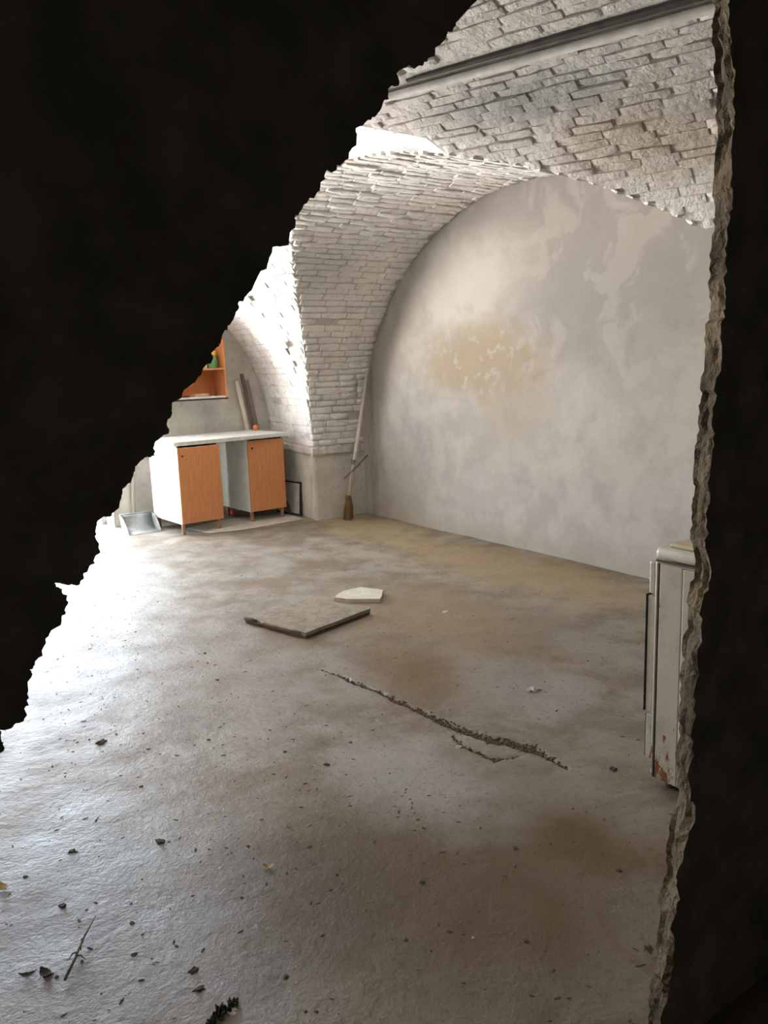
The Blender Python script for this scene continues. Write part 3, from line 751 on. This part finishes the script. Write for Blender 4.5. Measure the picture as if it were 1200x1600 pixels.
o = tube_obj('tie_wire', wp, .0022, M_BLACK, br, 6)
lean('thin_rod', 'thin grey rod standing behind the broom pole in the corner', 'rod', (.20, .055, .004), (.16, .05, 1.36), .012, .012, simple('grey_rod', (.36, .34, .31), None, 20, .7))

# ---------------------------------------------------------------- slab pieces on the floor
def conc(name, c1, c2):
    m = Mat(name, .95, .1); n1 = m.noise(16, 6, .65); n2 = m.noise(140, 3, .6); n3 = m.noise(5, 5, .6)
    c = m.mix(m.ramp(n1, .38, .64), c1, c2); c = m.mix(m.math('MULTIPLY', m.ramp(n2, .55, .65), .45), c, tuple(x * .55 for x in c2)); m.color(c); m.bump(m.math('ADD', n2, n1), .8, .008); return m.m
M_SLAB = conc('gritty_concrete', (.31, .265, .205), (.235, .195, .15)); M_SLABD = conc('dark_backing', (.13, .105, .085), (.09, .07, .055)); M_TRI = conc('pale_tile', (.58, .53, .45), (.50, .45, .38))
sl = thing('concrete_slab', 'square gritty concrete slab lying on the floor with a broken edge', 'slab', (2.757, 2.267, .003))
corners = [(2.478, 2.084), (2.565, 2.6), (3.063, 2.46), (2.921, 1.922)]
loc = [(u_ - 2.757, -(v_ - 2.267)) for u_, v_ in corners]
def roughpoly(cs, n_, amp, seed, s=1.0):
    rnd = random.Random(seed); out = []
    for i in range(len(cs)):
        a, b = cs[i], cs[(i + 1) % len(cs)]
        for k in range(n_):
            f = k / n_; out.append(((a[0] + (b[0] - a[0]) * f) * s + rnd.uniform(-amp, amp), (a[1] + (b[1] - a[1]) * f) * s + rnd.uniform(-amp, amp)))
    return out
prism_obj('backing', roughpoly(loc, 12, .004, 1, .99), 0, .016, M_SLABD, sl)
prism_obj('slab_body', roughpoly(loc, 14, .003, 2, 1.0), .016, .036, M_SLAB, sl)
bm = bmesh.new(); a, b = Vector((*loc[1], .03)), Vector((*loc[2], .03))
tube(bm, [a + (b - a) * .0, a + (b - a) * .10, a + (b - a) * .22], [.010, .012, .008], 8); from_bm('mortar_lump', bm, M_SLABD, sl, True)
bm = bmesh.new(); tube(bm, [a + (b - a) * (.28 + .08 * i) + Vector((0, 0, .003 * (i % 2))) for i in range(9)], [.007, .009, .008, .010, .008, .009, .007, .008, .006], 8); from_bm('mortar_lump', bm, M_SLAB, sl, True)
cs = [(2.534, 1.949), (2.62, 1.90), (2.762, 1.735), (2.60, 1.60), (2.44, 1.68), (2.44, 1.82)]
tr = prism_obj('tile_fragment', [(p[0], p[1]) for p in roughpoly([(u_ - 2.57, -(v_ - 1.78)) for u_, v_ in cs], 4, .004, 5)], 0, .026, M_TRI); place(tr, (2.57, 1.78, .002))
tag(tr, 'pale broken tile fragment lying behind the concrete slab', 'fragment')

# ---------------------------------------------------------------- cooker
def enamel():
    m = Mat('rusty_cream_enamel', .35, .4); u, v, z = m.uvz(); n1 = m.noise(9, 6, .65); n2 = m.noise(45, 5, .65, stretch=(1, 1, .35)); n3 = m.noise(3, 4, .5)
    c = m.mix(m.ramp(n1, .4, .7), (.44, .415, .35), (.36, .335, .27))
    low = m.math('SUBTRACT', 1.0, m.ramp(z, .02, .30)); rust = m.math('MULTIPLY', m.ramp(m.math('ADD', n2, m.math('MULTIPLY', low, .22)), .66, .72), 1.0)
    c = m.mix(rust, c, (.17, .06, .025)); m.color(c)
    bot = m.ramp(m.math('ADD', m.math('SUBTRACT', .055, z), m.math('MULTIPLY', m.math('SUBTRACT', n2, .5), .12)), .0, .015)
    c = m.mix(m.math('MULTIPLY', bot, .75), c, (.15, .075, .035)); m.color(c); m.bump(n2, .08, .002); return m.m
M_ENAM = enamel(); M_GLASS = simple('black_oven_glass', (.012, .012, .013), None, 20, .12, 0, .5); M_SEAM = simple('dark_seam', (.10, .085, .065), None, 20, .8)
M_LIDT = simple('brownish_cooker_lid', (.42, .36, .25), (.33, .27, .18), 10, .5)
ck = thing('cooker', 'old cream enamel cooker with rusty side against the broken wall', 'cooker', (5.245, 2.285, .0))
CD, CW = .60, .52                              # local x runs back to the broken wall, y towards the end wall
box_obj('body', (CD / 2, CW / 2, .43), (CD, CW, .79), M_ENAM, ck, .006)
box_obj('side_panel', (.3505, -.004, .43), (.474, .010, .775), M_ENAM, ck, .004)
box_obj('side_panel', (.068, -.003, .43), (.086, .008, .78), M_ENAM, ck, .003)
for x in (.016,): box_obj('seam', (x, .0, .43), (.006, .012, .78), M_SEAM, ck, .0005)
box_obj('seam', (CD / 2, .0, .829), (CD - .01, .010, .006), M_SEAM, ck, .0005)
bm = bmesh.new(); box(bm, (CD / 2, CW / 2, .853), (CD + .004, CW + .006, .042), None, .016); from_bm('top_rim', bm, M_ENAM, ck, True)
bm = bmesh.new(); box(bm, (CD / 2 + .01, CW / 2, .882), (CD - .05, CW - .05, .016), None, .006); from_bm('lid', bm, M_LIDT, ck, True)
box_obj('control_panel', (-.014, CW / 2, .762), (.026, CW - .01, .115), M_ENAM, ck, .006)
for i in range(5):
    k_ = lathe_obj('knob', [(.018, 0), (.018, .012), (.014, .02), (.003, .021)], M_SEAM, ck, n=14); k_.matrix_local = Matrix.Translation((-.027, .08 + i * .09, .765)) @ Matrix.Rotation(-pi / 2, 4, 'Y')
dr = box_obj('oven_door', (-.016, CW / 2, .485), (.030, CW - .012, .425), M_ENAM, ck, .004)
box_obj('door_glass', (-.034, CW / 2, .487), (.006, CW - .006, .43), M_GLASS, dr, .001)
hd = tube_obj('door_handle', [(-.037, .06, .665), (-.07, .06, .665), (-.07, CW - .06, .665), (-.037, CW - .06, .665)], .007, M_SEAM, dr)
box_obj('drawer', (-.014, CW / 2, .18), (.026, CW - .012, .165), M_ENAM, ck, .004)
box_obj('drawer_edge', (-.029, CW / 2, .18), (.004, CW - .016, .16), M_SEAM, ck, .001)
for x in (.05, CD - .05):
    for y in (.05, CW - .05): lathe_obj('foot', [(.018, 0), (.02, .004), (.02, .036)], M_SEAM, ck, (x, y, .0), 12)

# ---------------------------------------------------------------- conduit along the vault
M_COND = simple('pale_limewashed_conduit', (.60, .60, .58), (.48, .48, .46), 12, .7)
wr = 2.722; thr = math.acos(1 - (wr - P_B) / L_B)
pts = []
for i in range(30):
    u_ = 2.45 + (HOLE_U - 2.47) * i / 29; p, ta, tb, n = frame_at(fnB, u_, thr, .01, .004); pts.append(p + n * (.030 + .003 * noise.noise(Vector((u_ * 2, 0, 0)))))
base_ = pts[0].copy(); o = tube_obj('conduit', [p - base_ for p in pts], .022, M_COND, None, 12); o.location = base_
tag(o, 'long pale conduit running across the brick vault at the top', 'conduit')
M_SLOT = simple('slot_shade_black', (.035, .033, .03), (.06, .055, .05), 14, .95)
wr2 = 2.785; thr2 = math.acos(1 - (wr2 - P_B) / L_B); pts = []
for i in range(40):
    u_ = 3.15 + (HOLE_U - 3.17) * i / 39; p, ta, tb, n = frame_at(fnB, u_, thr2, .01, .004); pts.append((p + n * .006, ta, tb, n, min(1, (u_ - 3.0) / 1.2)))
vs, fs = [], []
for p, ta, tb, n, f in pts:
    hw = .010 + .014 * f; vs += [p - tb * hw, p - tb * hw * .7 + n * .01, p + tb * hw * .7 + n * .01, p + tb * hw]
for i in range(len(pts) - 1):
    for j_ in range(3): a = i * 4 + j_; fs.append((a, a + 1, a + 5, a + 4))
tag(from_py('trim_3', vs, fs, M_SLOT), 'black strip standing in for the shaded slot beside the conduit on the vault', kind='structure')  # near-black strip, the slot's shade is put into its colour

# ---------------------------------------------------------------- litter on the floor
M_CRUMB = simple('dark_dirt_crumb', (.045, .038, .032), (.08, .07, .06), 60, .95); M_TWIG = simple('dry_twig', (.15, .115, .085), (.09, .07, .05), 40, .9); M_LEAF = simple('dry_leaf', (.36, .24, .13), (.26, .17, .09), 30, .8); M_PEB = simple('pale_chip', (.58, .54, .48), (.45, .42, .37), 40, .9); M_MOSS = simple('dark_moss', (.05, .055, .03), (.03, .03, .02), 60, .95)
def crumb_mesh(i, mat, flat=.3):
    rnd = random.Random(i); bm = bmesh.new(); bmesh.ops.create_icosphere(bm, subdivisions=2, radius=1)
    for v in bm.verts:
        k = 1 + .9 * noise.noise(v.co * 1.7 + Vector((i * 3.1, 0, 0))) + .5 * noise.noise(v.co * 4 + Vector((i, 5, 0)))
        v.co = Vector((v.co.x * k, v.co.y * k * .7, max(-.12, v.co.z * k * flat)))
    for v in bm.verts: v.co.z += .12
    me = bpy.data.meshes.new('crumb'); bm.to_mesh(me); bm.free(); me.materials.append(mat)
    return me
CR = [crumb_mesh(i, M_CRUMB) for i in range(7)]; CP = [crumb_mesh(i + 20, M_PEB, .4) for i in range(4)]
def crumb(me, u_, v_, s, name, label, cat, group=None):
    o = bpy.data.objects.new(name, me); COL.objects.link(o); o.location = T(u_, v_, FH(u_, v_) - .001); s *= 1.25; o.scale = (s, s, s); o.rotation_euler = (0, 0, random.uniform(0, 6.28)); return tag(o, label, cat, group)
dark = [(4.893, 4.257, .011), (4.915, 4.241, .006), (4.632, 4.158, .012), (4.368, 4.065, .012), (3.643, 3.769, .018), (4.497, 3.819, .014), (5.179, 3.962, .012), (5.112, 3.95, .012), (4.956, 4.053, .007), (4.418, 4.216, .008), (5.094, 2.297, .014), (5.233, 2.934, .009), (4.397, 3.122, .012), (5.185, 3.266, .009), (5.506, 2.773, .008), (5.763, 2.973, .012), (5.274, 3.77, .008), (5.416, 3.765, .006), (4.919, 3.725, .006), (4.83, 4.02, .007), (4.2, 3.2, .008), (3.9, 3.4, .008), (4.3, 2.95, .007), (5.0, 3.45, .006), (4.7, 3.6, .007), (4.1, 3.75, .008), (3.3, 3.1, .010), (2.9, 3.0, .010), (5.35, 3.45, .006), (5.55, 3.2, .007), (5.2, 3.62, .006), (4.6, 3.35, .006)]
OWN = {(3.643, 3.769): 'largest dark crumb, alone on the bright floor below the broken wall edge', (5.094, 2.297): 'dark crumb lying on the floor beside the rusty cooker foot', (4.397, 3.122): 'dark crumb on the pale patch left of the floor crack', (4.632, 4.158): 'dark lumpy crumb just above the tip of the dry twig', (5.179, 3.962): 'jagged dark crumb just above the moss clump', (5.763, 2.973): 'dark crumb at the foot of the broken wall, lower right', (4.497, 3.819): 'dark crumb between the dry twig and the curled tan leaf'}
for u_, v_, s in dark: crumb(random.choice(CR), u_, v_, s, 'dirt_crumb', OWN.get((u_, v_), 'small dark crumb of dirt lying on the concrete floor'), 'crumb', 'dark crumbs scattered on the floor')
crumb(CP[0], 4.383, 1.991, .022, 'plaster_chip', 'pale plaster chip on the floor beyond the crack', 'chip')
for u_, v_, s in ((5.02, 4.02, .007), (4.75, 3.72, .006), (5.3, 3.93, .009), (5.29, 3.92, .007), (5.32, 3.99, .010), (4.6, 2.63, .010), (4.2, 2.75, .007), (3.2, 1.55, .016), (5.45, 3.3, .005)):
    crumb(random.choice(CP), u_, v_, s, 'pale_grit', 'tiny pale grain of plaster lying on the concrete floor', 'grain', 'pale grains on the floor')
# soil in the crack
rnd = random.Random(21); vs, fs = [], []; ico = bmesh.new(); bmesh.ops.create_icosphere(ico, subdivisions=1, radius=1); ico.verts.ensure_lookup_table()
iv = [v.co.copy() for v in ico.verts]; jf = [[v.index for v in f.verts] for f in ico.faces]; ico.free()
def soil(path, ws, per):
    for (a, b), w_ in zip(zip(path, path[1:]), zip(ws, ws[1:])):
        for i in range(int(per * math.hypot(b[0] - a[0], b[1] - a[1]) * (w_[0] + w_[1]) * 50)):
            f = rnd.random(); ww = w_[0] + (w_[1] - w_[0]) * f; cu_ = a[0] + (b[0] - a[0]) * f + rnd.gauss(0, .25) * ww; cv_ = a[1] + (b[1] - a[1]) * f + rnd.gauss(0, .42) * ww
            p3 = Vector((cu_, cv_, 0)); cu_ -= .012 * noise.noise(p3 * 22); cv_ -= .012 * noise.noise(p3 * 25 + Vector((5, 5, 0)))
            r_ = rnd.uniform(.0025, .0065) * (1.4 if rnd.random() < .12 else 1); c = T(cu_, cv_, FH(cu_, cv_) + r_ * .25); k = len(vs); st_ = Vector((rnd.uniform(.7, 1.5), rnd.uniform(.7, 1.3), rnd.uniform(.5, .8)))
            vs.extend(c + Vector((q.x * st_.x, q.y * st_.y, q.z * st_.z)) * r_ * rnd.uniform(.85, 1.15) for q in iv); fs.extend(tuple(k + q for q in f_) for f_ in jf)
soil(CRACK, CRW, 520); soil(SIDE, [.006, .012, .011, .012, .006], 300)
def scatter(n_, mn, mx):
    for i in range(n_):
        cu_, cv_ = rnd.uniform(1.2, 5.9), rnd.uniform(.4, 4.7)
        q = px(T(cu_, cv_, 0))
        if not (-40 < q[0] < 1100 and q[1] < 1640): continue
        if 2.3 < cu_ < 3.15 and 1.55 < cv_ < 2.7: continue
        if abs(cv_ - 4) > 1.2 and rnd.random() < .55: continue
        r_ = rnd.uniform(mn, mx) * rnd.random() ** .7; c = T(cu_, cv_, FH(cu_, cv_)); k = len(vs); a_ = rnd.uniform(0, pi); sx, sy = rnd.uniform(.8, 2.6), rnd.uniform(.5, 1)
        for q in iv:
            x, y = q.x * sx * r_ * rnd.uniform(.7, 1.2), q.y * sy * r_; vs.append(c + Vector((x * cos(a_) - y * sin(a_), x * sin(a_) + y * cos(a_), q.z * r_ * .45)))
        fs.extend(tuple(k + q for q in f_) for f_ in jf)
n_soil = (vs, fs); vs, fs = [], []; scatter(3400, .002, .0075)
tag(from_py('grit', vs, fs, simple('dark_grit', (.06, .048, .038), (.12, .095, .075), 90, .95)), 'fine dark grit scattered all over the concrete floor', 'grit', kind='stuff')
vs, fs = n_soil
tag(from_py('soil', vs, fs, simple('dark_soil', (.075, .055, .04), (.12, .09, .065), 90, .95)), 'dark loose soil filling the long floor crack', 'soil', kind='stuff')
# twig
tw_ = thing('twig', 'thin dry twig with side shoots lying on the floor, lower left', 'twig', (4.95, 4.228, .004))
q0 = Vector((0, 0, .004)); q1 = Vector((4.755 - 4.95, -(4.097 - 4.228), .008))
tube_obj('stem', [q0, q0.lerp(q1, .3) + Vector((.004, 0, .004)), q0.lerp(q1, .62) + Vector((-.003, 0, .004)), q1], [.004, .0035, .003, .0015], M_TWIG, tw_, 7)
for f, d in ((.35, (.03, .014)), (.45, (.035, -.02)), (.55, (.03, -.012)), (.5, (-.03, .01)), (.42, (.02, -.03)), (.38, (-.02, .016))):
    s_ = q0.lerp(q1, f); tube_obj('side_shoot', [s_, s_ + Vector((d[0] * .5, d[1] * .6, .008)), s_ + Vector((d[0], d[1], .002))], [.0022, .002, .001], M_TWIG, tw_, 5)
def leaf(label, u_, v_, ln, wd, mat, rot, name='dry_leaf'):
    bm = bmesh.new(); rows = []
    for i in range(9):
        x = (i / 8 - .5) * ln; w_ = wd * sin(pi * (.06 + .88 * i / 8)) * (1 + .25 * random.uniform(-1, 1)); zc = .012 * (2 * i / 8 - 1) ** 2
        rows.append([bm.verts.new((x, y * w_, .002 + zc + .35 * abs(y) * w_)) for y in (-1, -.5, 0, .5, 1)])
    for a, b in zip(rows, rows[1:]):
        for k in range(4): bm.faces.new((a[k], a[k + 1], b[k + 1], b[k]))
    o = from_bm(name, bm, mat); md = o.modifiers.new('thick', 'SOLIDIFY'); md.thickness = .001
    place(o, (u_, v_, FH(u_, v_) + .001), rot); return tag(o, label, 'leaf')
leaf('curled tan leaf on the brown part of the floor', 4.844, 3.6, .036, .011, M_LEAF, .9)
leaf('curled dark leaf beside the dry twig', 4.893, 4.262, .045, .012, M_CRUMB, .3)
leaf('withered dark leaf near the left end of the twig', 4.868, 4.300, .045, .008, M_CRUMB, 1.2)
leaf('tan leaf at the left edge of the floor', 4.443, 4.284, .05, .014, M_LEAF, .3)
# moss clump
bm = bmesh.new(); rnd = random.Random(9)
for i in range(60):
    a = rnd.uniform(-1, 1); c = Vector((.02 * a + rnd.gauss(0, .006), -.045 * a + rnd.gauss(0, .006), .002)); h = rnd.uniform(.006, .022) * (1.3 - abs(a))
    tube(bm, [c, c + Vector((rnd.gauss(0, .006), rnd.gauss(0, .006), h))], [.005, .0015], 5)
o = from_bm('moss_clump', bm, M_MOSS); place(o, (5.29, 3.955, FH(5.29, 3.955)))
tag(o, 'dark shaggy moss clump on the floor at the bottom edge', 'moss')
